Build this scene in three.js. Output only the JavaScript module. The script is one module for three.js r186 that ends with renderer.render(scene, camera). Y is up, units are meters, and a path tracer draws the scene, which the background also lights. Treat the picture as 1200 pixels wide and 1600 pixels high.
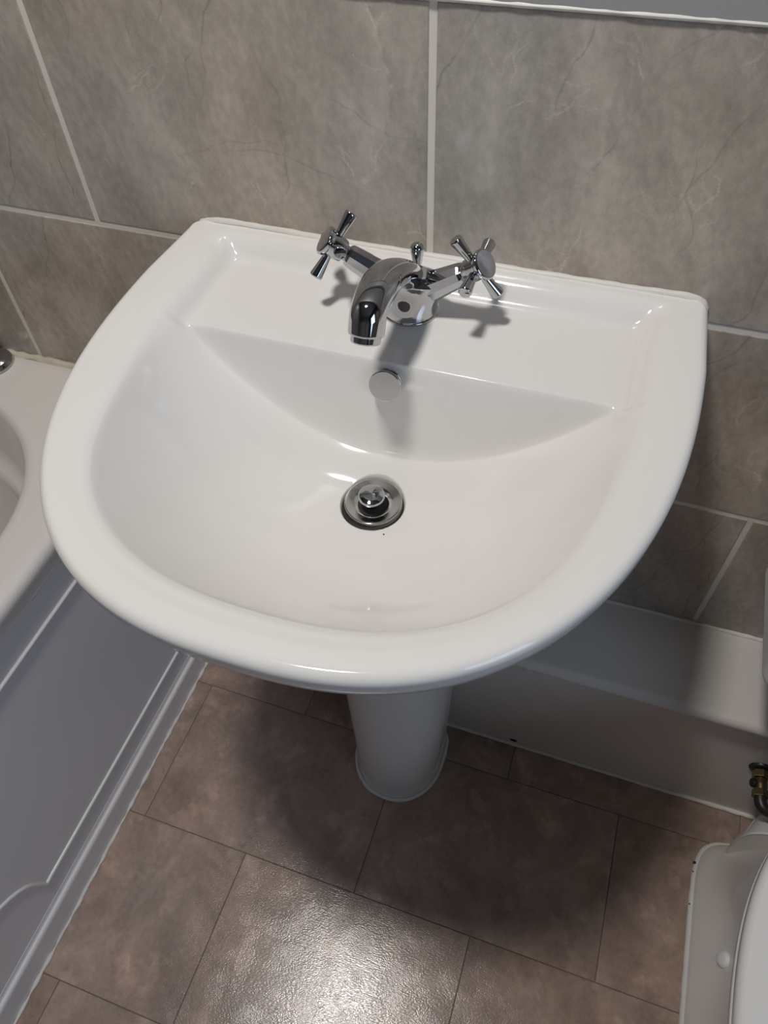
import * as THREE from 'three';
import { mergeGeometries } from 'three/addons/utils/BufferGeometryUtils.js';
import { RoundedBoxGeometry } from 'three/addons/geometries/RoundedBoxGeometry.js';
import { RectAreaLightUniformsLib } from 'three/addons/lights/RectAreaLightUniformsLib.js';
import { createNoise2D, createNoise3D } from 'simplex-noise';

// ------------------------------------------------------------------ camera, light, exposure
const scene = new THREE.Scene();
scene.background = new THREE.Color(0.30, 0.36, 0.46);
const camera = new THREE.PerspectiveCamera(68.5, 3 / 4, 0.02, 30);
{
  const m = new THREE.Matrix4().makeBasis(
    new THREE.Vector3(0.9459271, -0.03368973, -0.32262506),
    new THREE.Vector3(-0.23167649, 0.62597473, -0.74463524),
    new THREE.Vector3(0.22704169, 0.77911529, 0.58432134));
  camera.quaternion.setFromRotationMatrix(m);
  camera.position.set(0.185, 1.27, 0.66);
}
const renderer = new THREE.WebGLRenderer({ antialias: true });
renderer.toneMapping = THREE.LinearToneMapping;
renderer.toneMappingExposure = 1.0;
renderer.shadowMap.enabled = true;
RectAreaLightUniformsLib.init();
const LAMP_AT = new THREE.Vector3(-0.19, 2.36, 0.50), LAMP_POWER = 5.0;
const WINDOW_AT = new THREE.Vector3(1.33, 1.40, 1.25), WINDOW_GLOW = 2.7;
const CEILING = 2.4, LEFT = -1.10, RIGHT = 1.36, FRONT = 2.3;

// ------------------------------------------------------------------ helpers
function rng(seed) { let a = seed >>> 0; return () => { a = (a + 0x6D2B79F5) | 0; let t = Math.imul(a ^ (a >>> 15), 1 | a); t = (t + Math.imul(t ^ (t >>> 7), 61 | t)) ^ t; return ((t ^ (t >>> 14)) >>> 0) / 4294967296; }; }
const V = (x, y, z) => new THREE.Vector3(x, y, z);
const clamp = (v, a = 0, b = 1) => Math.min(b, Math.max(a, v));
const smooth = (a, b, v) => { const t = clamp((v - a) / (b - a)); return t * t * (3 - 2 * t); };
const mix = (a, b, t) => a + (b - a) * t;
const smin = (a, b, k) => { const h = Math.max(k - Math.abs(a - b), 0) / k; return Math.min(a, b) - h * h * k * 0.25; };
const smax = (a, b, k) => -smin(-a, -b, k);
const used = {};
function numbered(name) { const n = used[name] = (used[name] ?? -1) + 1; return n ? `${name}_${String(n).padStart(3, '0')}` : name; }
function thing(name, label, category, position = [0, 0, 0], group) {
  const o = new THREE.Group(); o.name = numbered(name); o.position.set(...position); scene.add(o);
  o.userData = { label, category }; if (group) o.userData.group = group;
  return o;
}
function part(name, geometry, material, parent, label) {
  const m = new THREE.Mesh(geometry, material); m.name = name; m.castShadow = m.receiveShadow = true;
  if (label) m.userData.label = label;
  parent.add(m); return m;
}
function group(name, parent) { const g = new THREE.Group(); g.name = name; parent.add(g); return g; }
function struct(name, geometry, material) { const m = part(name, geometry, material, scene); m.userData.kind = 'structure'; return m; }
function solo(name, geometry, material, label, category, grp) { const m = part(numbered(name), geometry, material, scene); m.userData = { label, category }; if (grp) m.userData.group = grp; return m; }
function box(w, h, d, x, y, z) { const g = new THREE.BoxGeometry(w, h, d); g.translate(x, y, z); return g; }
function rbox(w, h, d, r, x, y, z, s = 3) { const g = new RoundedBoxGeometry(w, h, d, s, r); g.translate(x, y, z); return g; }
// a bevelled panel: front face +z at z = 0, uv in metres from (u0, v0)
function panel(w, h, d, b, u0, v0) {
  const P = [], UV = [], I = [];
  const quad = (a, q, c, e) => { const n = P.length / 3; for (const p of [a, q, c, e]) { P.push(...p); UV.push(u0 + p[0] + w / 2, v0 + p[1] + h / 2); } I.push(n, n + 1, n + 2, n, n + 2, n + 3); };
  const ring = (o, z) => [[-w / 2 + o, -h / 2 + o, z], [w / 2 - o, -h / 2 + o, z], [w / 2 - o, h / 2 - o, z], [-w / 2 + o, h / 2 - o, z]];
  const f = ring(b, 0), s = ring(b * 0.3, -b * 0.3), m = ring(0, -b), k = ring(0, -d);
  quad(...f);
  for (const [A, B] of [[f, s], [s, m], [m, k]]) for (let i = 0; i < 4; i++) { const j = (i + 1) % 4; quad(A[j], A[i], B[i], B[j]); }
  quad(k[3], k[2], k[1], k[0]);
  const g = new THREE.BufferGeometry();
  g.setAttribute('position', new THREE.Float32BufferAttribute(P, 3)); g.setAttribute('uv', new THREE.Float32BufferAttribute(UV, 2)); g.setIndex(I);
  g.computeVertexNormals(); return g;
}
// lathe a profile [[radius, height], ...] round an axis from a point
function lathe(profile, at, dir, seg = 48, sx = 1) {
  const pts = profile.map(([r, h]) => new THREE.Vector2(Math.max(r, 0.00001), h));
  const g = new THREE.LatheGeometry(pts, seg);
  if (sx !== 1) g.scale(sx, 1, 1);
  g.applyQuaternion(new THREE.Quaternion().setFromUnitVectors(V(0, 1, 0), dir.clone().normalize()));
  g.translate(at.x, at.y, at.z); return g;
}
// profile with rounded corners
function soft(profile, r, n = 4) {
  const out = [profile[0]];
  for (let i = 1; i < profile.length - 1; i++) {
    const p = new THREE.Vector2(...profile[i]), a = new THREE.Vector2(...profile[i - 1]).sub(p), b = new THREE.Vector2(...profile[i + 1]).sub(p);
    const q = Math.min(r, a.length() * 0.45, b.length() * 0.45), A = a.setLength(q).add(p), B = b.setLength(q).add(p);
    for (let k = 0; k <= n; k++) { const t = k / n; out.push([(1 - t) ** 2 * A.x + 2 * t * (1 - t) * p.x + t * t * B.x, (1 - t) ** 2 * A.y + 2 * t * (1 - t) * p.y + t * t * B.y]); }
  }
  out.push(profile[profile.length - 1]); return out;
}
// rings of points joined to one skin, closed round; caps optional
function skin(rings, capStart = false, capEnd = false) {
  const n = rings[0].length, P = [], I = [], UV = [];
  rings.forEach((r, a) => r.forEach((p, b) => { P.push(p.x, p.y, p.z); UV.push(b / n, a / rings.length); }));
  for (let a = 0; a + 1 < rings.length; a++) for (let b = 0; b < n; b++) { const c = (b + 1) % n; I.push(a * n + b, a * n + c, (a + 1) * n + b, a * n + c, (a + 1) * n + c, (a + 1) * n + b); }
  const cap = (ring, at, flip) => { const m = ring.reduce((s, p) => s.add(p), V(0, 0, 0)).divideScalar(n), k = P.length / 3; P.push(m.x, m.y, m.z); UV.push(0.5, 0.5); for (let b = 0; b < n; b++) { const c = (b + 1) % n; flip ? I.push(k, at + c, at + b) : I.push(k, at + b, at + c); } };
  if (capStart) cap(rings[0], 0, true);
  if (capEnd) cap(rings[rings.length - 1], (rings.length - 1) * n, false);
  const g = new THREE.BufferGeometry();
  g.setAttribute('position', new THREE.Float32BufferAttribute(P, 3)); g.setAttribute('uv', new THREE.Float32BufferAttribute(UV, 2)); g.setIndex(I); g.computeVertexNormals(); return g;
}
// an elliptical tube along points; size(t) gives [half width across x, half height]
function sweep(points, size, steps = 60, seg = 40) {
  const c = new THREE.CatmullRomCurve3(points, false, 'centripetal'), rings = [];
  for (let i = 0; i <= steps; i++) {
    const t = i / steps, p = c.getPointAt(t), T = c.getTangentAt(t), X = V(1, 0, 0), U = V().crossVectors(T, X).normalize(), W = V().crossVectors(U, T).normalize(), [a, b, e = 2] = size(t), r = [];
    for (let k = 0; k < seg; k++) { const w = -k / seg * Math.PI * 2, q = 2 / e, cs = Math.cos(w), sn = Math.sin(w); r.push(p.clone().addScaledVector(W, a * Math.sign(cs) * Math.abs(cs) ** q).addScaledVector(U, b * Math.sign(sn) * Math.abs(sn) ** q)); }
    rings.push(r);
  }
  return skin(rings, true, true);
}
// an uneven bead of sealant along points
function bead(points, radius, seed, rough = 0.35, closed = false) {
  const c = new THREE.CatmullRomCurve3(points, closed, 'centripetal'), n = Math.max(24, Math.ceil(c.getLength() / 0.006)), g = new THREE.TubeGeometry(c, n, radius, 8, closed);
  const noise = createNoise3D(rng(seed)), p = g.attributes.position, q = g.attributes.normal;
  for (let i = 0; i < p.count; i++) { const d = radius * rough * noise(p.getX(i) * 45, p.getY(i) * 45, p.getZ(i) * 45); p.setXYZ(i, p.getX(i) + q.getX(i) * d, p.getY(i) + q.getY(i) * d, p.getZ(i) + q.getZ(i) * d); }
  g.computeVertexNormals(); return g;
}
function texture(w, h, fn, srgb, channels = 3) {
  const d = new Uint8Array(w * h * 4);
  for (let y = 0; y < h; y++) for (let x = 0; x < w; x++) { const c = fn(x, y), i = (y * w + x) * 4; d[i] = clamp(c[0], 0, 255); d[i + 1] = clamp(c[1], 0, 255); d[i + 2] = clamp(c[2], 0, 255); d[i + 3] = 255; }
  const t = new THREE.DataTexture(d, w, h); t.magFilter = t.minFilter = THREE.LinearFilter; t.wrapS = t.wrapT = THREE.RepeatWrapping; if (srgb) t.colorSpace = THREE.SRGBColorSpace; t.needsUpdate = true; return t;
}

// ------------------------------------------------------------------ materials
const S = (c, rough, extra = {}) => new THREE.MeshStandardMaterial({ color: c, roughness: rough, ...extra });
const M = {
  ceramic: new THREE.MeshPhysicalMaterial({ color: new THREE.Color(0.80, 0.785, 0.765), roughness: 0.09, ior: 1.52 }),
  toilet: new THREE.MeshPhysicalMaterial({ color: new THREE.Color(0.72, 0.69, 0.66), roughness: 0.12, ior: 1.52 }),
  acrylic: new THREE.MeshPhysicalMaterial({ color: new THREE.Color(0.72, 0.68, 0.65), roughness: 0.16, ior: 1.49 }),
  bathPanel: new THREE.MeshPhysicalMaterial({ color: new THREE.Color(0.80, 0.775, 0.78), roughness: 0.28, ior: 1.49 }),
  whiteGloss: S(new THREE.Color(0.66, 0.63, 0.60), 0.32),
  chrome: S(new THREE.Color(0.53, 0.54, 0.56), 0.05, { metalness: 1 }),
  chromeDull: S(new THREE.Color(0.56, 0.55, 0.53), 0.13, { metalness: 1 }),
  brass: S(new THREE.Color(0.24, 0.19, 0.10), 0.30, { metalness: 1 }),
  rubber: S(new THREE.Color(0.012, 0.012, 0.012), 0.5),
  darkMetal: S(new THREE.Color(0.03, 0.028, 0.026), 0.4, { metalness: 0.4 }),
  grout: S(new THREE.Color(0.76, 0.715, 0.65), 0.9),
  groove: S(new THREE.Color(0.15, 0.115, 0.095), 0.7),
  sealantWhite: S(new THREE.Color(0.72, 0.70, 0.66), 0.45),
  sealantYellow: S(new THREE.Color(0.56, 0.52, 0.43), 0.55),
  trim: S(new THREE.Color(0.36, 0.355, 0.36), 0.3),
  paint: S(new THREE.Color(0.16, 0.15, 0.145), 0.85),
  wallDim: S(new THREE.Color(0.15, 0.135, 0.125), 0.4),
  ceiling: S(new THREE.Color(0.24, 0.235, 0.23), 0.9),
  black: S(new THREE.Color(0.02, 0.02, 0.022), 0.8),
};

// wall tile print: taupe stone with smoky patches, pale veins and thin dark cracks (1.6 x 1.04 m, used in tile-sized windows)
const TW = 1640, TH = 1040;
{
  const n1 = createNoise2D(rng(11)), n2 = createNoise2D(rng(12)), n3 = createNoise2D(rng(13)), n4 = createNoise2D(rng(14));
  const fbm = (n, x, y, o) => { let s = 0, a = 0.5; for (let i = 0; i < o; i++) { s += a * n(x, y); x = x * 2.03 + 7.1; y = y * 2.03 + 3.7; a *= 0.55; } return s; };
  // hairline cracks and pale scratches drawn as jagged strokes into a buffer
  const ink = new Float32Array(TW * TH), rand = rng(77);
  const dab = (x, y, w, a) => { for (let j = Math.floor(y - w); j <= y + w; j++) for (let i = Math.floor(x - w); i <= x + w; i++) if (i >= 0 && j >= 0 && i < TW && j < TH) { const d = Math.hypot(i - x, j - y) / w; if (d < 1) { const v = a * (1 - d * d), k = j * TW + i; if (Math.abs(v) > Math.abs(ink[k])) ink[k] = v; } } };
  const stroke = (x, y, angle, length, width, amount, wobble) => { let a = angle; for (let l = 0; l < length; l += 0.7) { a = mix(a + (rand() - 0.5) * wobble, angle, 0.04); x += 0.7 * Math.cos(a); y += 0.7 * Math.sin(a); const fade = Math.sin(Math.PI * l / length) ** 0.5 * (0.45 + 0.55 * smooth(-0.5, 0.3, n1(x * 0.02, y * 0.02))); dab(x, y, width, amount * fade); } };
  for (let i = 0; i < 150; i++) stroke(rand() * TW, rand() * TH, 1.25 + (rand() - 0.5) * 0.45, 50 + 190 * rand(), 1.1, -17 - 16 * rand(), 0.35);
  for (let i = 0; i < 40; i++) stroke(rand() * TW, rand() * TH, -0.1 + (rand() - 0.5) * 0.9, 60 + 160 * rand(), 1.0, -12 - 10 * rand(), 0.3);
  for (let i = 0; i < 190; i++) { const x = rand() * TW, y = rand() * TH, a = rand() < 0.6 ? 1.9 + (rand() - 0.5) * 0.6 : rand() * 3.1; for (let j = 0; j < 4; j++) stroke(x + (rand() - 0.5) * 26, y + (rand() - 0.5) * 34, a + (rand() - 0.5) * 1.2, 10 + 50 * rand(), 1.0 + 0.5 * rand(), 8 + 17 * rand(), 0.7); }
  const plates = []; for (let i = 0; i < 70; i++) plates.push([rand() * TW / 1000, rand() * TH / 1000, 1.3 + (rand() - 0.5) * 0.7, 0.03 + 0.07 * rand(), 0.012 + 0.03 * rand(), (rand() - 0.35) * 22]);
  const colour = (px, py) => {
    const x = px / 1000, y = py / 1000, sx = x + 0.22 * y;          // streaks lean
    const wx = 0.016 * n2(x * 7, y * 7), wy = 0.016 * n2(x * 7 + 40, y * 7);
    const big = fbm(n1, (sx + wx) * 8, (y + wy) * 5, 6), fine = fbm(n3, x * 80, y * 55, 3), grain = n4(x * 420, y * 420), streak = fbm(n4, sx * 45 + wx * 20, y * 7, 3);
    let v = 168 + 22 * big + 11 * fine + 5 * grain + 7 * streak;
    for (const [cx, cy, a, l, w, d] of plates) {                    // scraped patches: sharp on one side, fading on the other
      const dx = x - cx + wx * 0.9, dy = y - cy + wy * 0.9; if (Math.abs(dx) > 0.12 || Math.abs(dy) > 0.12) continue;
      const p = dx * Math.cos(a) + dy * Math.sin(a), q = -dx * Math.sin(a) + dy * Math.cos(a) + 0.004 * fine;
      v += d * smooth(0, 0.003, q) * (1 - smooth(0.2 * w, w * 1.6, q)) * (1 - smooth(l * 0.5, l, Math.abs(p)));
    }
    v += 1.35 * ink[py * TW + px] * (0.65 + 0.5 * grain);
    const tint = 3 * n2(x * 3, y * 3 + 50);
    return [v * 1.035 + tint, v * 0.98, v * 0.92 - tint];
  };
  M.tile = new THREE.MeshPhysicalMaterial({ map: texture(TW, TH, colour, true), roughness: 0.17, ior: 1.45 });
  M.tile.map.repeat.set(1000 / TW, 1000 / TH);
}
// floor print: brown-taupe cement look with clouds
{
  const n1 = createNoise2D(rng(21)), n2 = createNoise2D(rng(22)), n3 = createNoise2D(rng(23));
  const fbm = (n, x, y, o) => { let s = 0, a = 0.5; for (let i = 0; i < o; i++) { s += a * n(x, y); x = x * 2.03 + 5.1; y = y * 2.03 + 8.7; a *= 0.58; } return s; };
  const W = 1500, H = 1000;
  const map = texture(W, H, (px, py) => {
    const x = px / 1000, y = py / 1000, w = 0.03 * n2(x * 6, y * 6);
    const big = fbm(n1, (x + w) * 8, (y - w) * 8, 5), fine = fbm(n3, x * 70, y * 70, 3), grain = n2(x * 400, y * 400);
    const pale = smooth(0.15, 0.5, fbm(n2, x * 11 + 30, y * 11, 4));
    const v = 144 + 25 * big + 9 * fine + 5 * grain + 14 * pale, t = 3 * n1(x * 5 + 80, y * 5);
    return [v * 1.085 + t, v * 0.935, v * 0.855 - t * 0.5];
  }, true);
  map.repeat.set(1000 / W, 1000 / H);
  const b1 = createNoise2D(rng(31)), b2 = createNoise2D(rng(32));
  const bump = texture(1024, 1024, (px, py) => {                    // 0.4 m, brushed and slightly leathery
    const x = px / 2560, y = py / 2560, a = b1(x * 320 + 12 * b2(x * 14, y * 14), y * 320), s = b2(x * 150 + y * 40, y * 900 - x * 300), v = 128 + 60 * a + 55 * s;
    return [v, v, v];
  }, false);
  bump.repeat.set(2.5, 2.5);
  M.floor = new THREE.MeshPhysicalMaterial({ map, roughness: 0.22, bumpMap: bump, bumpScale: 0.00019, ior: 1.6 });
}

// ------------------------------------------------------------------ the room
const wallBack = struct('wall_back', box(RIGHT - LEFT + 0.2, CEILING + 0.2, 0.12, (LEFT + RIGHT) / 2, CEILING / 2, -0.06 - 0.0009), M.grout);
{
  const PX = 0.405, PY = 0.2560, GAP = 0.0068, TOP = 1.0617, rand = rng(5), shapes = [];
  for (let i = 0; i < 16; i++) shapes.push([(i % 4) * 0.41, Math.floor(i / 4) * 0.26]);
  let k = 3;
  for (let row = 0; row < 5; row++) {
    const y1 = TOP - row * PY, y0 = Math.max(0.004, y1 - PY), off = row % 2 ? -0.604 : -0.4115;
    if (y1 < 0.01) break;
    for (let c = -2; c < 6; c++) {
      const x0 = Math.max(LEFT, off + c * PX), x1 = Math.min(RIGHT, off + (c + 1) * PX);
      if (x1 - x0 < 0.02) continue;
      const [u, v] = shapes[(k += 5) % 16];
      const g = panel(x1 - x0 - GAP, y1 - y0 - GAP, 0.008, 0.0011, u, v);
      const t = part('tile', g, M.tile, wallBack);
      t.position.set((x0 + x1) / 2, (y0 + y1) / 2, 0.0002 * rand());
    }
  }
}
struct('wall_left', box(0.12, CEILING + 0.2, FRONT + 0.2, LEFT - 0.06, CEILING / 2, FRONT / 2), M.wallDim);
struct('wall_front', box(RIGHT - LEFT + 0.2, CEILING + 0.2, 0.12, (LEFT + RIGHT) / 2, CEILING / 2, FRONT + 0.06), M.wallDim);
{ // right wall with a window opening
  const y0 = WINDOW_AT.y - 0.45, y1 = WINDOW_AT.y + 0.45, z0 = WINDOW_AT.z - 0.45, z1 = WINDOW_AT.z + 0.45, x = RIGHT + 0.06;
  struct('wall_right', mergeGeometries([
    box(0.12, y0 + 0.1, FRONT + 0.2, x, y0 / 2 - 0.05, FRONT / 2), box(0.12, CEILING + 0.1 - y1, FRONT + 0.2, x, (y1 + CEILING + 0.1) / 2, FRONT / 2),
    box(0.12, y1 - y0, z0 + 0.1, x, WINDOW_AT.y, z0 / 2 - 0.05), box(0.12, y1 - y0, FRONT + 0.1 - z1, x, WINDOW_AT.y, (z1 + FRONT + 0.1) / 2)]), M.wallDim);
  const frame = struct('window_1', mergeGeometries([
    rbox(0.06, 0.05, 0.9, 0.005, x, y0 + 0.025, WINDOW_AT.z), rbox(0.06, 0.05, 0.9, 0.005, x, y1 - 0.025, WINDOW_AT.z),
    rbox(0.06, 0.9, 0.05, 0.005, x, WINDOW_AT.y, z0 + 0.025), rbox(0.06, 0.9, 0.05, 0.005, x, WINDOW_AT.y, z1 - 0.025)]), M.whiteGloss);
  part('window_pane', box(0.006, 0.8, 0.8, x, WINDOW_AT.y, WINDOW_AT.z), S(0xdfe8f4, 0.6, { emissive: new THREE.Color(0.62, 0.78, 1.0), emissiveIntensity: 0.8 }), frame, 'frosted window pane');
  const l = new THREE.RectAreaLight(new THREE.Color(0.54, 0.74, 1.0), WINDOW_GLOW, 0.8, 0.8);
  l.position.set(x - 0.012, WINDOW_AT.y, WINDOW_AT.z); l.lookAt(-5, WINDOW_AT.y, WINDOW_AT.z); scene.add(l);
}
struct('ceiling', box(RIGHT - LEFT + 0.2, 0.1, FRONT + 0.2, (LEFT + RIGHT) / 2, CEILING + 0.05, FRONT / 2), M.ceiling);
const floor = struct('floor', box(RIGHT - LEFT + 0.2, 0.1, FRONT + 0.2, (LEFT + RIGHT) / 2, -0.0509, FRONT / 2), M.groove);
{
  const PX = 0.3685, PZ = 0.2450, GAP = 0.0013, rand = rng(8); let k = 1;
  for (let r = -1; r < 9; r++) {
    const z0 = Math.max(0, 0.190 + r * PZ), z1 = Math.min(FRONT, 0.190 + (r + 1) * PZ); if (z1 - z0 < 0.01) continue;
    const off = r % 2 ? -0.1702 : -0.3550;                          // r = 0, 2: joints at -0.355, 0.0135, ...; r = -1, 1: half a tile on
    for (let c = -3; c < 6; c++) {
      const x0 = Math.max(LEFT, off + c * PX), x1 = Math.min(RIGHT, off + (c + 1) * PX); if (x1 - x0 < 0.02) continue;
      k += 7; const g = panel(x1 - x0 - GAP, z1 - z0 - GAP, 0.003, 0.0004, (k % 4) * 0.375, (Math.floor(k / 4) % 4) * 0.25);
      g.rotateX(-Math.PI / 2);
      part('floor_tile', g, M.floor, floor).position.set((x0 + x1) / 2, 0, (z0 + z1) / 2);
    }
  }
}
{ // white edging on top of the wall tiles: sealed bead and a rounded plastic strip
  const s = new THREE.Shape(); s.moveTo(-0.002, 0); s.lineTo(0.003, 0); s.quadraticCurveTo(0.0065, 0.001, 0.007, 0.008); s.lineTo(0.007, 0.044); s.quadraticCurveTo(0.0065, 0.053, 0.002, 0.054); s.lineTo(-0.002, 0.054); s.closePath();
  const g = new THREE.ExtrudeGeometry(s, { depth: RIGHT - LEFT, bevelEnabled: false, curveSegments: 10 }); g.rotateY(Math.PI / 2); g.scale(-1, 1, 1);
  const p = g.attributes.position; for (let i = 0; i < p.count; i++) p.setXYZ(i, -p.getX(i), p.getY(i), p.getZ(i));
  g.computeBoundingBox(); g.translate(LEFT - g.boundingBox.min.x, 1.0625, 0);
  for (let i = 0; i < p.count; i++) p.setZ(i, -p.getZ(i)); g.computeBoundingBox(); if (g.boundingBox.max.z < 0.01) for (let i = 0; i < p.count; i++) p.setZ(i, -p.getZ(i));
  g.computeVertexNormals();
  const t = struct('trim_1', g, M.trim); t.material.side = THREE.DoubleSide;
  part('sealant', bead([V(LEFT, 1.0612, 0.0008), V(0, 1.0612, 0.0008), V(RIGHT, 1.0612, 0.0008)], 0.0020, 3, 0.25), M.sealantWhite, t);
  struct('wall_upper', box(RIGHT - LEFT, CEILING - 1.116, 0.012, (LEFT + RIGHT) / 2, (CEILING + 1.116) / 2, 0.004), M.paint);
}
{ // recessed ceiling lamp
  const t = thing('ceiling_lamp', 'round white ceiling lamp above the washbasin', 'lamp', [LAMP_AT.x, CEILING, LAMP_AT.z]);
  part('lamp_rim', lathe(soft([[0.075, 0], [0.105, 0], [0.105, -0.012], [0.082, -0.018], [0.075, -0.006], [0.075, 0]], 0.003), V(0, 0, 0), V(0, 1, 0)), M.whiteGloss, t);
  part('lamp_diffuser', lathe([[0.0755, -0.004], [0.06, -0.010], [0.03, -0.013], [0, -0.014]], V(0, 0, 0), V(0, 1, 0)), S(0xffffff, 0.5, { emissive: new THREE.Color(1, 0.95, 0.88), emissiveIntensity: 6 }), t);
  const l = new THREE.SpotLight(new THREE.Color(1, 0.962, 0.915), LAMP_POWER, 0, 1.25, 0.35, 2);
  l.position.set(LAMP_AT.x, LAMP_AT.y - 0.05, LAMP_AT.z); l.target.position.set(LAMP_AT.x, 0, LAMP_AT.z); l.castShadow = true; l.shadow.radius = 4.5;
  scene.add(l, l.target);
}

// ------------------------------------------------------------------ pipe boxing under the basin
{
  const t = thing('pipe_boxing', 'long low white boxed-in pipe ledge along the tiled wall behind the pedestal', 'ledge', [0, 0, 0]);
  const x0 = -0.386, x1 = RIGHT, w = x1 - x0, cx = (x0 + x1) / 2;
  part('front_board', box(w, 0.286, 0.012, cx, 0.144, 0.1205), M.whiteGloss, t);
  const s = new THREE.Shape(); s.moveTo(0.001, 0.286); s.lineTo(0.128, 0.286); s.absarc(0.128, 0.298, 0.012, -Math.PI / 2, Math.PI / 2, false); s.lineTo(0.001, 0.310); s.closePath();
  const g = new THREE.ExtrudeGeometry(s, { depth: w, bevelEnabled: false, curveSegments: 12 }); g.rotateY(-Math.PI / 2); g.translate(x1, 0, 0);
  part('top_board', g, M.whiteGloss, t);
  part('screw_cap', lathe(soft([[0.0001, 0.0025], [0.005, 0.0025], [0.006, 0]], 0.001), V(0.187, 0.2704, 0.1265), V(0, 0, 1), 20), M.whiteGloss, t, 'small round white screw cap');
  part('knot_hole', lathe([[0.005, 0.0006], [0.003, 0.0008], [0, 0.0008]], V(0.193, 0.0263 - 0.012, 0.1265), V(0, 0, 1), 14, 1.3), M.black, t, 'small dark hole near the floor');
  part('sealant', bead([V(x0, 0.003, 0.1285), V(0, 0.003, 0.1285), V(0.3, 0.003, 0.1285), V(x1, 0.003, 0.1285)], 0.0036, 14, 0.2), M.sealantWhite, t, 'white sealant bead along the floor');
  part('wall_sealant', bead([V(x0, 0.311, 0.002), V(0.3, 0.311, 0.002), V(x1, 0.311, 0.002)], 0.003, 15, 0.3), M.sealantWhite, t);
}

// ------------------------------------------------------------------ the washbasin
const RIM = 0.835, DECK = 0.816, CZ = 0.2;
function outer(theta) {                                             // outline radius from (0, CZ)
  const dx = Math.sin(theta), dz = Math.cos(theta);
  const F = (x, z) => {
    const zz = z - 0.10, e = zz > 0 ? (Math.abs(x) / 0.2775) ** 2.45 + (zz / 0.379) ** 2.45 : (Math.abs(x) / (0.2775 - 0.055 * Math.max(0, -zz))) ** 2.45;
    const a = (e ** (1 / 2.45) - 1) * 0.27, b = 0.001 - z;
    return smax(a, b, 0.02);
  };
  let a = 0.05, b = 0.6; for (let i = 0; i < 40; i++) { const m = (a + b) / 2; F(dx * m, CZ + dz * m) > 0 ? b = m : a = m; }
  return (a + b) / 2;
}
function basinHeight(x, z, edge) {                                  // edge: distance in from the outline
  const zz = z - 0.226, ax = Math.abs(x - 0.003);
  const N = 2.4, half = mix(0.2265, 0.2135, smooth(0.16, 0.30, z)), rho = ((ax / half) ** N + (Math.abs(zz) / (zz > 0 ? 0.213 : 0.27)) ** N) ** (1 / N);
  const side = ax - 0.2125, back = 0.037 - z;
  const rim = RIM - 0.0016 * smooth(0.020, 0.032, edge) * smooth(0.13, 0.24, z) - 0.0015 * smooth(0.012, 0.06, edge) - 0.0032 * smooth(0.03, 0.065, edge);
  const deckOut = smax(side, back, 0.01);
  const deck = DECK + 0.0015 * smooth(0.04, 0.15, z) * 0 + smax(0, deckOut * 1.15, 0.007) + 1.5 * smax(0, z - 0.157, 0.006);
  const r = Math.min(rho, 1);
  const p = mix(2.1, 3.3, smooth(0.165, 0.29, z)), depth = 0.135 * (1 - r ** p) * (1 - 0.13 * smooth(0.215, 0.165, z));
  const dish = RIM - 0.004 - depth + Math.max(0, rho - 1) * 0.28;
  const wz = z - 0.151, wall = DECK - wz * 5.2 + (wz < 0 ? 0.4 * -wz : 0);
  const bowl = smax(dish, wall, 0.024);
  const inner = smin(deck, bowl, 0.007);
  let y = smin(rim, inner, 0.009);
  const d = Math.hypot(x - WASTE.x, z - WASTE.z);
  if (d < 0.05) y = mix(WASTE.y - 0.004, y, smooth(0.0300, 0.0325, d) * 1) ;
  return y;
}
const WASTE = { x: 0.0075, y: 0.6945, z: 0.224 };
const BASIN_X = -0.0035;
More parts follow.
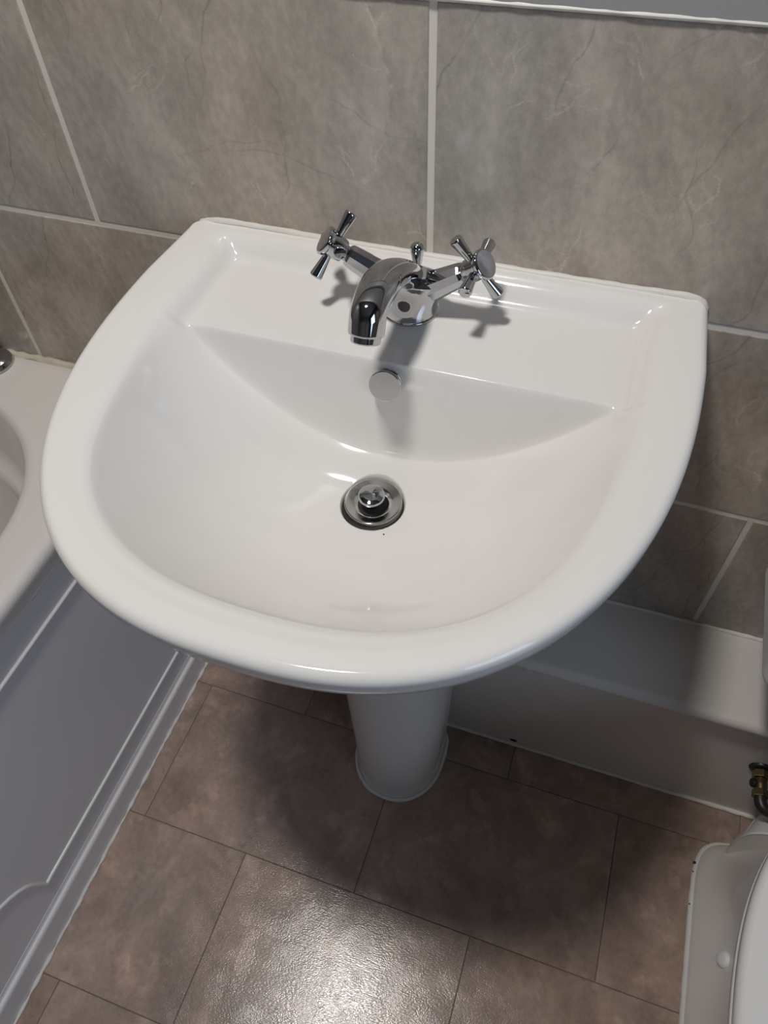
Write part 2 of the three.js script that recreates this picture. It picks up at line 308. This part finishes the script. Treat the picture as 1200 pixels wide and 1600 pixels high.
{
  const basin = thing('washbasin', 'large glossy white D-shaped pedestal washbasin against the tiled wall', 'washbasin', [BASIN_X, 0, 0]);
  const NT = 900, rings = [], normals = [];
  const R = []; for (let k = 0; k < NT; k++) R.push(outer(k / NT * Math.PI * 2));
  const slopes = R.map((r, k) => { const dr = (R[(k + 1) % NT] - R[(k + NT - 1) % NT]) / (4 * Math.PI / NT); return r / Math.hypot(r, dr); });   // cosine between radius and outline normal
  const P = [], Nn = [], I = [];
  const ringCount = [];
  const edges = R.map((r, k) => mix(0.004, 0.0085, smooth(0.004, 0.02, CZ + Math.cos(k / NT * Math.PI * 2) * r)));
  // top surface: from the outline inwards to the middle
  const NR = 300;
  const at = (k, inset) => { const th = k / NT * Math.PI * 2, r = Math.max(0, R[k] - inset / Math.max(slopes[k], 0.45)); return [Math.sin(th) * r, CZ + Math.cos(th) * r]; };
  const outlineDistance = (k, r) => (R[k] - r) * Math.max(slopes[k], 0.45);
  const push = (x, y, z, n) => { P.push(x, y, z); };
  const list = [];
  // under side and apron, bottom to top
  const apron = [[0.175, 0.640], [0.160, 0.672], [0.135, 0.702], [0.105, 0.730], [0.078, 0.752], [0.052, 0.771], [0.036, 0.780], [0.023, 0.7885], [0.0135, 0.796], [0.007, 0.8035], [0.0028, 0.811], [0.0006, 0.8195], [0.0003, 0.8262]];
  for (const [i, y] of apron) list.push(k => { const [x, z] = at(k, i); return [x, y, z]; });
  for (let q = 1; q <= 9; q++) { const a = q / 9 * Math.PI / 2; list.push(k => { const edgeR = edges[k], i = edgeR * (1 - Math.cos(a)) + 0.0003, y = RIM - edgeR + edgeR * Math.sin(a); const [x, z] = at(k, i); return [x, Math.min(y, RIM), z]; }); }
  for (let j = 1; j <= NR; j++) list.push(k => {
    const r0 = R[k] - (edges[k] + 0.0003) / Math.max(slopes[k], 0.45), r = r0 * (1 - j / NR), th = k / NT * Math.PI * 2, x = Math.sin(th) * r, z = CZ + Math.cos(th) * r;
    return [x, basinHeight(x, z, outlineDistance(k, r)), z];
  });
  list.forEach(f => { for (let k = 0; k < NT; k++) push(...f(k)); });
  for (let a = 0; a + 1 < list.length; a++) for (let b = 0; b < NT; b++) { const c = (b + 1) % NT; I.push(a * NT + b, a * NT + c, (a + 1) * NT + b, a * NT + c, (a + 1) * NT + c, (a + 1) * NT + b); }
  const g = new THREE.BufferGeometry(); g.setAttribute('position', new THREE.Float32BufferAttribute(P, 3)); g.setIndex(I); g.computeVertexNormals();
  part('bowl', g, M.ceramic, basin);
  // waste: flange, dark gasket, mushroom plug
  const w = group('waste', basin); w.position.set(WASTE.x, WASTE.y, WASTE.z);
  part('gasket', lathe(soft([[0.0, -0.003], [0.0308, -0.003], [0.0308, -0.0008], [0.02, 0]], 0.001), V(0, 0, 0), V(0, 1, 0)), M.rubber, w, 'black rubber gasket');
  part('flange', lathe(soft([[0.0130, -0.004], [0.0150, 0.0020], [0.0190, 0.0046], [0.0275, 0.0064], [0.0287, 0.0060], [0.0287, 0.0010], [0.029, 0]], 0.0012), V(0.0004, 0.0002, -0.0012), V(0, 1, 0.02), 64), M.chromeDull, w, 'chrome waste flange');
  part('throat', lathe([[0.0155, -0.003], [0.0155, 0.0008], [0, 0.0008]], V(0, 0, 0), V(0, 1, 0)), M.black, w);
  part('plug', lathe(soft([[0.006, 0], [0.006, 0.0125], [0.0125, 0.0140], [0.0136, 0.0162], [0.0125, 0.0186], [0.008, 0.0202], [0, 0.0208]], 0.0012), V(-0.0005, 0, 0.0005), V(0.03, 1, 0.05), 56), M.chrome, w, 'domed chrome pop-up plug');
  { const x = 0.030, z = 0.2560; part('dirt_speck', lathe([[0.0009, 0], [0.0007, 0.0004], [0, 0.0005]], V(x, basinHeight(x, z, 0.2), z), V(0, 1, 0), 10), M.black, basin, 'tiny dark speck'); }
  // overflow cover on the back wall of the bowl
  const oz = 0.1545, oy = basinHeight(0.0035, oz, 0.2), dn = V(0, 0.19, 0.98).normalize(), o = group('overflow_cover', basin);
  o.userData.label = 'round chrome overflow cover';
  part('cover_disc', lathe(soft([[0, 0.0085], [0.0150, 0.0085], [0.0160, 0.0098], [0.0158, 0.0120], [0, 0.0126]], 0.0010), V(0.0035, oy - 0.002, oz), V(0.04, 0.28, 0.96), 56), M.chrome, o);
  part('cover_stem', lathe(soft([[0.0135, -0.004], [0.0135, 0.0015], [0.0095, 0.0030], [0.0095, 0.0090]], 0.0008), V(0.0035, oy - 0.001, oz), dn, 40), M.chromeDull, o);
}
// sealant between basin and wall
solo('basin_sealant', bead([V(-0.2705, 0.815, 0.0025), V(-0.268, 0.830, 0.0028), V(-0.255, 0.8345, 0.0022), V(-0.1, 0.8345, 0.0022), V(0.05, 0.8345, 0.0022), V(0.2, 0.8345, 0.0022), V(0.254, 0.8345, 0.0022), V(0.2645, 0.830, 0.0024), V(0.2665, 0.815, 0.002)], 0.0036, 9, 0.18), M.sealantWhite, 'thin white sealant bead along the back edge of the washbasin', 'sealant');

// ------------------------------------------------------------------ pedestal
{
  const t = thing('pedestal', 'white ceramic pedestal standing on the floor under the washbasin', 'pedestal', [0.0135, 0, 0]);
  const ring = (a, zb, zf, y, grow = 0) => { const r = []; const zc = zb + (zf - zb) * 0.42; for (let k = 0; k < 96; k++) { const w = k / 96 * Math.PI * 2, s = Math.sin(w), c = Math.cos(w), n = c > 0 ? 2.15 : 5; const q = 2 / n; r.push(V((a + grow) * Math.sign(s) * Math.abs(s) ** q, y, zc + (c > 0 ? zf - zc + grow : zc - zb + grow) * Math.sign(c) * Math.abs(c) ** q)); } return r; };
  const levels = [[0.0705, 0.140, 0.281, 0.001], [0.0705, 0.140, 0.281, 0.006], [0.0700, 0.140, 0.280, 0.010], [0.0705, 0.139, 0.279, 0.05], [0.0728, 0.138, 0.277, 0.15], [0.0755, 0.136, 0.277, 0.27], [0.0785, 0.134, 0.280, 0.38], [0.084, 0.130, 0.287, 0.48], [0.091, 0.125, 0.297, 0.58], [0.097, 0.122, 0.306, 0.645]];
  part('column', skin(levels.map(l => ring(...l)), true, true), M.ceramic, t);
  const f = ring(0.0705, 0.140, 0.281, 0.002, 0.002).filter((_, i) => i % 3 === 0);
  part('sealant', bead(f, 0.0038, 22, 0.12, true), M.sealantWhite, t, 'pale sealant bead round the foot');
}

// ------------------------------------------------------------------ mixer tap
{
  const X = -0.006, Z = 0.068, t = thing('mixer_tap', 'chrome two-handle mixer tap on the back ledge of the washbasin', 'tap', [0, 0, 0]);
  const HR = V(0.0600, 0.8785, 0.075), HL = V(-0.0790, 0.8775, 0.075);
  const rad = d => d * Math.PI / 180, axis = (s, el, az) => V(s * Math.cos(rad(el)) * Math.cos(rad(az)), Math.sin(rad(el)), Math.cos(rad(el)) * Math.sin(rad(az)));
  const aR = axis(1, 38, 12), aL = axis(-1, 38, 20);
  // body: round foot that flares up into two shoulders
  const body = [];
  for (let i = 0; i <= 26; i++) {
    const v = i / 26, y = DECK + 0.0005 + v * 0.043, r = [];
    const wide = 0.0275 + 0.016 * smooth(0.05, 1, v) ** 1.4 - 0.018 * smooth(0.82, 1.0, v), deep = 0.0275 - 0.0085 * smooth(0, 0.8, v) - 0.008 * smooth(0.86, 1, v);
    for (let k = 0; k < 56; k++) { const w = k / 56 * Math.PI * 2; r.push(V(X - 0.002 * v + wide * Math.sin(w), y, Z + deep * Math.cos(w))); }
    body.push(r);
  }
  part('body', skin(body, true, true), M.chrome, t);
  part('base_ring', lathe(soft([[0.02, 0], [0.0290, 0], [0.0290, 0.0022], [0.027, 0.003]], 0.0008), V(X, DECK, Z), V(0, 1, 0), 56), M.chromeDull, t);
  // spout
  const DOWN = V(0, -0.905, 0.425), end = V(X, 0.8835, 0.1835), along = d => end.clone().addScaledVector(DOWN, d);
  const pts = [V(X, 0.836, Z - 0.004), V(X, 0.852, Z + 0.002), V(X, 0.872, 0.092), V(X, 0.8875, 0.118), V(X, 0.8955, 0.142), V(X, 0.8955, 0.1625), along(-0.006), along(0), along(0.004)];
  const sp = group('spout', t);
  part('spout_arm', sweep(pts, u => { const w = mix(0.0145, 0.0170, smooth(0.1, 0.5, u)), e = smooth(0.74, 0.97, u); return [mix(w, 0.0154, e), mix(mix(0.0130, 0.0122, smooth(0.1, 0.5, u)), 0.0154, e), mix(2.25, 2, e)]; }, 90, 56), M.chrome, sp);
  part('spout_collar', lathe(soft([[0.010, -0.004], [0.0156, -0.004], [0.0156, 0.0090], [0.0148, 0.0105], [0.012, 0.0105]], 0.0009), end, DOWN, 56), M.chrome, sp);
  part('aerator', lathe(soft([[0.012, 0.008], [0.0130, 0.008], [0.0130, 0.0160], [0.0122, 0.0170], [0.0105, 0.0170], [0.0102, 0.013], [0, 0.013]], 0.0007), end, DOWN, 48), M.chrome, sp);
  // pop-up rod behind the spout
  part('pop_up_rod', lathe(soft([[0.0028, 0], [0.0028, 0.014], [0.0034, 0.018], [0.0066, 0.037], [0.0072, 0.040], [0.0060, 0.0435], [0.0035, 0.0455], [0, 0.046]], 0.0018), V(-0.007, 0.8255, 0.0405), V(0, 1, 0), 36), M.chrome, t);
  // handles
  for (const [hub, ax, turn, s] of [[HR, aR, 4, 1], [HL, aL, 36, -1]]) {
    const h = group('handle', t);
    const u = V().crossVectors(ax, V(0, 0, 1)).normalize(), w = V().crossVectors(ax, u).normalize();
    const foot = V(X + s * 0.022, 0.8465, Z + 0.001), neck = hub.clone().addScaledVector(ax, -0.008), dir = neck.clone().sub(foot), L = dir.length(); dir.normalize();
    // faceted bonnet (eight flats), wider at the top
    const bon = lathe([[0.0001, 0], [0.0140, 0], [0.0143, 0.001], [0.0108, L * 0.80], [0.0096, L * 0.84], [0.0075, L * 0.86], [0.007, L + 0.002]], foot, dir, 10).toNonIndexed(); bon.computeVertexNormals();
    part('bonnet', bon, M.chrome, h);
    part('hub', lathe(soft([[0.006, -0.0125], [0.0105, -0.0115], [0.0115, -0.006], [0.0115, 0.004], [0.0140, 0.0065], [0.0142, 0.0095], [0.0128, 0.0108], [0.005, 0.0114], [0, 0.0114]], 0.0014), hub, ax, 48), M.chrome, h);
    for (let k = 0; k < 4; k++) {
      const a = rad(turn + k * 90), d = u.clone().multiplyScalar(Math.cos(a)).addScaledVector(w, Math.sin(a));
      part('handle_arm', lathe(soft([[0.0001, 0.006], [0.0038, 0.006], [0.0040, 0.012], [0.0063, 0.0325], [0.0055, 0.0338], [0, 0.0340]], 0.0012), hub, d, 32), M.chrome, h);
    }
  }
}

// ------------------------------------------------------------------ bath
{
  const t = thing('bathtub', 'white acrylic bathtub with moulded grey-white side panel along the left wall', 'bathtub', [0, 0, 0]);
  const X1 = -0.386, X0 = LEFT + 0.004, Z0 = 0.003, Z1 = 1.70, TOP = 0.562;
  // rim and tub as rings round the tub centre: outer edge -> inner lip -> walls -> floor
  const cx = -0.765, cz = 0.845, rings = [];
  const N = 132;
  const sup = (ax, bz, e, y, dx = 0, dz = 0) => { const o = []; for (let k = 0; k < N; k++) { const w = Math.PI * 2 * (k + 0.5) / N, s = Math.sin(w), c = Math.cos(w), q = 2 / e; o.push(V(cx + dx + ax * Math.sign(s) * Math.abs(s) ** q, y, cz + dz + Math.sign(c) * (bz.length ? bz[0] + bz[1] * Math.abs(c) ** q : bz * Math.abs(c) ** q))); } return o; };
  const edge = (i, y, r = 0.012) => { // rounded rectangle sampled at the same angles
    const o = [], hx0 = cx - X0 - i, hx1 = X1 - cx - i, hz0 = cz - Z0 - i, hz1 = Z1 - cz - i;
    for (const p of sup(1, 1, 14, 0)) { const dx = p.x - cx, dz = p.z - cz; o.push(V(cx + dx * (dx > 0 ? hx1 : hx0), y, cz + dz * (dz > 0 ? hz1 : hz0))); }
    return o;
  };
  for (const [i, y] of [[0.022, 0.508], [0.016, 0.507], [0.0105, 0.509], [0.0060, 0.522], [0.0022, 0.536], [0.0003, 0.546], [0.0008, 0.5525], [0.0035, 0.558], [0.008, 0.5608], [0.014, 0.5622], [0.022, 0.5625]]) rings.push(edge(i, y));
  for (const [ax, b, e, y] of [[0.324, 0.278, 2.4, 0.5610], [0.316, 0.270, 2.4, 0.5595], [0.310, 0.265, 2.4, 0.556], [0.306, 0.262, 2.4, 0.548], [0.296, 0.256, 2.4, 0.51], [0.289, 0.249, 2.4, 0.47], [0.284, 0.243, 2.4, 0.452], [0.276, 0.232, 2.4, 0.444], [0.266, 0.222, 2.4, 0.432], [0.246, 0.19, 2.5, 0.28], [0.226, 0.15, 2.6, 0.20], [0.19, 0.10, 2.7, 0.168], [0.10, 0.04, 2.6, 0.158], [0.02, 0.01, 2, 0.156]]) rings.push(sup(ax, [0.495, b], e, y));
  part('tub', skin(rings, false, true), M.acrylic, t);
  // side panel: flat board, raised field with a stepped corner, skirting strip
  const PXF = -0.3950, z1 = 1.70;
  part('panel_board', box(0.006, 0.515, z1 - 0.003, PXF - 0.003, 0.2575, (z1 + 0.003) / 2), M.bathPanel, t);
  const line = [], to = (z, y) => { const a = line[line.length - 1], n = a ? Math.max(1, Math.ceil(Math.hypot(z - a.z, y - a.y) / 0.012)) : 1, b = a ?? V(PXF, y, z); for (let i = 1; i <= n; i++) line.push(V(PXF + 0.0002, mix(b.y, y, i / n), mix(b.z, z, i / n))); };
  to(0.03, 0.467); to(0.03, 0.1125); to(0.583, 0.1125); to(0.586, 0.122);
  for (let i = 1; i <= 12; i++) { const a = i / 12 * Math.PI / 2; to(0.590 + 0.15 * (1 - Math.cos(a)), 0.128 + 0.095 * Math.sin(a)); }
  to(1.66, 0.223); to(1.66, 0.467); to(0.03, 0.467);
  part('panel_rib', new THREE.TubeGeometry(new THREE.CatmullRomCurve3(line, false, 'centripetal'), line.length * 3, 0.0032, 8), M.bathPanel, t, 'moulded rib outlining the field of the side panel');
  const ss = new THREE.Shape(); ss.moveTo(-0.001, 0); ss.lineTo(0.0075, 0); ss.lineTo(0.0075, 0.050); ss.quadraticCurveTo(0.0072, 0.056, 0.003, 0.0575); ss.quadraticCurveTo(0.001, 0.0585, 0.0005, 0.066); ss.lineTo(-0.001, 0.066); ss.closePath();
  const sg = new THREE.ExtrudeGeometry(ss, { depth: z1 - 0.13, bevelEnabled: false, curveSegments: 8 }); sg.translate(PXF, 0, 0.13);
  part('skirting', sg, M.bathPanel, t, 'narrow skirting strip at the foot of the panel');
  part('sealant', bead([V(-0.3855, 0.001, 0.14), V(-0.3855, 0.001, 0.5), V(-0.3855, 0.001, 1.0), V(-0.3855, 0.001, 1.68)], 0.0026, 41, 0.7), M.sealantWhite, t, 'patchy white sealant at the floor');
  part('wall_sealant', bead([V(X0, 0.5595, 0.004), V(-0.8, 0.5595, 0.004), V(-0.6, 0.560, 0.004), V(-0.5, 0.5595, 0.004), V(X1 + 0.004, 0.558, 0.004)], 0.0055, 42, 0.55), M.sealantYellow, t, 'yellowed lumpy sealant along the wall');
}
{ // bath tap: only the foot of its pillar shows at the left edge
  const t = thing('bath_tap', 'chrome pillar tap on the bathtub rim at the left edge', 'tap', [-0.662, 0.5618, 0.035]);
  part('tap_foot', lathe(soft([[0.012, 0.0005], [0.0300, 0.0005], [0.0300, 0.004], [0.027, 0.010], [0.020, 0.014], [0.014, 0.016]], 0.002), V(0, 0, 0), V(0, 1, 0), 48), M.chrome, t);
  part('tap_pillar', lathe(soft([[0.0150, 0.010], [0.0150, 0.070], [0.0185, 0.085], [0.0185, 0.105], [0.012, 0.115], [0, 0.116]], 0.003), V(0, 0, 0), V(0, 1, 0), 48), M.chrome, t);
  part('tap_spout', lathe(soft([[0, 0], [0.0115, 0], [0.0110, 0.085], [0.0085, 0.088], [0, 0.088]], 0.002), V(0, 0.075, 0), V(-0.05, -0.12, 1), 32), M.chrome, t);
  const h = group('tap_handle', t);
  part('handle_stem', lathe(soft([[0.006, 0.11], [0.006, 0.128], [0.014, 0.130], [0.014, 0.142], [0, 0.144]], 0.002), V(0, 0, 0), V(0, 1, 0), 32), M.chrome, h);
  for (let k = 0; k < 4; k++) part('handle_arm', lathe(soft([[0, 0.006], [0.004, 0.006], [0.0063, 0.033], [0, 0.034]], 0.001), V(0, 0.136, 0), V(Math.cos(k * Math.PI / 2 + 0.4), 0, Math.sin(k * Math.PI / 2 + 0.4)), 24), M.chrome, h);
}

// ------------------------------------------------------------------ toilet
{
  const t = thing('toilet', 'white ceramic close-coupled toilet with closed lid at the right edge', 'toilet', [0.62, 0, 0]);
  const N = 120, ring = (a, bb, bf, zc, y, e = 2.6, dent = true) => { const r = []; for (let k = 0; k < N; k++) { const w = k / N * Math.PI * 2, s = Math.sin(w), c = Math.cos(w), q = 2 / e; let x = a * Math.sign(s) * Math.abs(s) ** q, z = zc + (c > 0 ? bf : bb) * Math.sign(c) * Math.abs(c) ** q; if (dent && s < -0.2) { const d = Math.hypot((z - 0.365) / 0.075, (y - 0.085) / 0.055); x += 0.016 * Math.exp(-d * d * d); } r.push(V(x, y, z)); } return r; };
  const L = [[0.116, 0.130, 0.28, 0.315, 0.001, 5], [0.117, 0.131, 0.28, 0.315, 0.006, 5], [0.114, 0.129, 0.278, 0.315, 0.014, 5], [0.106, 0.126, 0.272, 0.316, 0.03, 4.6], [0.098, 0.122, 0.264, 0.318, 0.05, 4.2], [0.093, 0.120, 0.258, 0.320, 0.075, 3.8], [0.090, 0.120, 0.255, 0.325, 0.10, 3.4], [0.090, 0.124, 0.255, 0.34, 0.15, 3], [0.098, 0.140, 0.26, 0.37, 0.20, 2.8], [0.118, 0.165, 0.27, 0.41, 0.26, 2.6], [0.145, 0.20, 0.275, 0.46, 0.32, 2.5], [0.166, 0.235, 0.278, 0.50, 0.37, 2.5], [0.172, 0.245, 0.28, 0.51, 0.392, 2.5], [0.168, 0.242, 0.277, 0.51, 0.398, 2.5]];
  part('pan', skin(L.map(l => ring(...l)), true, true), M.toilet, t);
  // outlet neck back to the boxing
  const neck = []; for (let i = 0; i <= 12; i++) { const u = i / 12, z = 0.215 - u * 0.088, w = mix(0.090, 0.030, u ** 1.15), h = mix(0.17, 0.12, u), r = []; for (let k = 0; k < 40; k++) { const a = k / 40 * Math.PI * 2, s = Math.sin(a), c = Math.cos(a), q = 0.55; r.push(V(w * Math.sign(c) * Math.abs(c) ** q, 0.001 + h / 2 + h / 2 * Math.sign(s) * Math.abs(s) ** q, z)); } neck.push(r); }
  part('outlet_neck', skin(neck, true, true), M.toilet, t);
  // seat and lid
  const oval = (i, y) => ring(0.178 - i, 0.275 - i, 0.288 - i, 0.515, y, 2.45, false);
  part('seat', skin([oval(0.05, 0.399), oval(0.006, 0.399), oval(0.001, 0.402), oval(0.0005, 0.408), oval(0.004, 0.4115), oval(0.05, 0.4120)], true, true), M.ceramic, t);
  part('lid', skin([oval(0.02, 0.4125), oval(0.003, 0.4130), oval(0, 0.416), oval(0.0005, 0.424), oval(0.004, 0.4285), oval(0.010, 0.4302), oval(0.042, 0.4315), oval(0.0445, 0.4332), oval(0.050, 0.4340), oval(0.11, 0.436), oval(0.17, 0.4365)], true, true), M.ceramic, t);
  // screw cover on the flank of the foot
  part('screw_cover', lathe(soft([[0.0115, -0.004], [0.0115, 0.0015], [0.0085, 0.0050], [0.004, 0.0062], [0, 0.0066]], 0.0012), V(-0.0845, 0.060, 0.362), V(-0.86, 0.5, 0.0), 32), M.ceramic, t, 'round white screw cover');
  const f = ring(0.117, 0.131, 0.28, 0.315, 0.0015, 5, false).filter((_, i) => i % 2 === 0);
  part('sealant', bead(f, 0.0052, 51, 0.12, true), M.sealantWhite, t, 'white sealant bead round the foot');
  for (const [z, x, r] of [[0.228, -0.1185, 0.0024], [0.242, -0.1195, 0.0013], [0.290, -0.1208, 0.0013]]) part('dirt_speck', lathe([[r, 0], [r * 0.7, 0.0006], [0, 0.0008]], V(x, 0.0052, z), V(-0.4, 1, 0), 10, 1), M.black, t, 'dark speck on the sealant');
  // cistern on a short platform
  part('cistern', rbox(0.371, 0.33, 0.180, 0.022, 0, 0.637, 0.0955, 5), M.toilet, t);
  part('cistern_lid', rbox(0.40, 0.035, 0.198, 0.012, 0, 0.8185, 0.1035, 4), M.toilet, t);
  part('platform', rbox(0.22, 0.10, 0.27, 0.02, 0, 0.425, 0.165, 4), M.toilet, t);
}
{ // compression valve on the boxing
  const t = thing('isolating_valve', 'small tarnished brass pipe valve on the white boxing beside the toilet', 'valve', [0.538, 0.178, 0.1265]), Z = V(0, 0, 1);
  const nut = (r, z0, z1) => { const g = lathe(soft([[0.004, z0], [r, z0], [r, z1], [0.004, z1]], 0.001, 2), V(0, 0, 0), Z, 6).toNonIndexed(); g.computeVertexNormals(); return g; };
  part('wall_flange', lathe(soft([[0.005, 0], [0.0165, 0], [0.0150, 0.004], [0.006, 0.006]], 0.001), V(0, 0, 0), Z, 32), M.darkMetal, t);
  part('nut', nut(0.0120, 0.006, 0.017), M.brass, t);
  part('valve_body', lathe(soft([[0.004, 0.015], [0.0085, 0.017], [0.0095, 0.026], [0.0085, 0.035], [0.004, 0.036]], 0.0015), V(0, 0, 0), Z, 28), M.brass, t);
  part('screw_stub', lathe(soft([[0, 0], [0.0065, 0], [0.0065, 0.006], [0, 0.0065]], 0.001), V(-0.007, 0.001, 0.026), V(-1, 0.25, 0.2), 20), M.darkMetal, t);
  part('nut', nut(0.0115, 0.034, 0.045), M.brass, t);
  part('pipe_elbow', new THREE.TubeGeometry(new THREE.CatmullRomCurve3([V(0, 0, 0.043), V(0.001, -0.001, 0.050), V(0.005, -0.002, 0.057), V(0.016, -0.003, 0.060), V(0.05, -0.004, 0.061)]), 30, 0.0085, 16), M.darkMetal, t);
}
renderer.render(scene, camera);
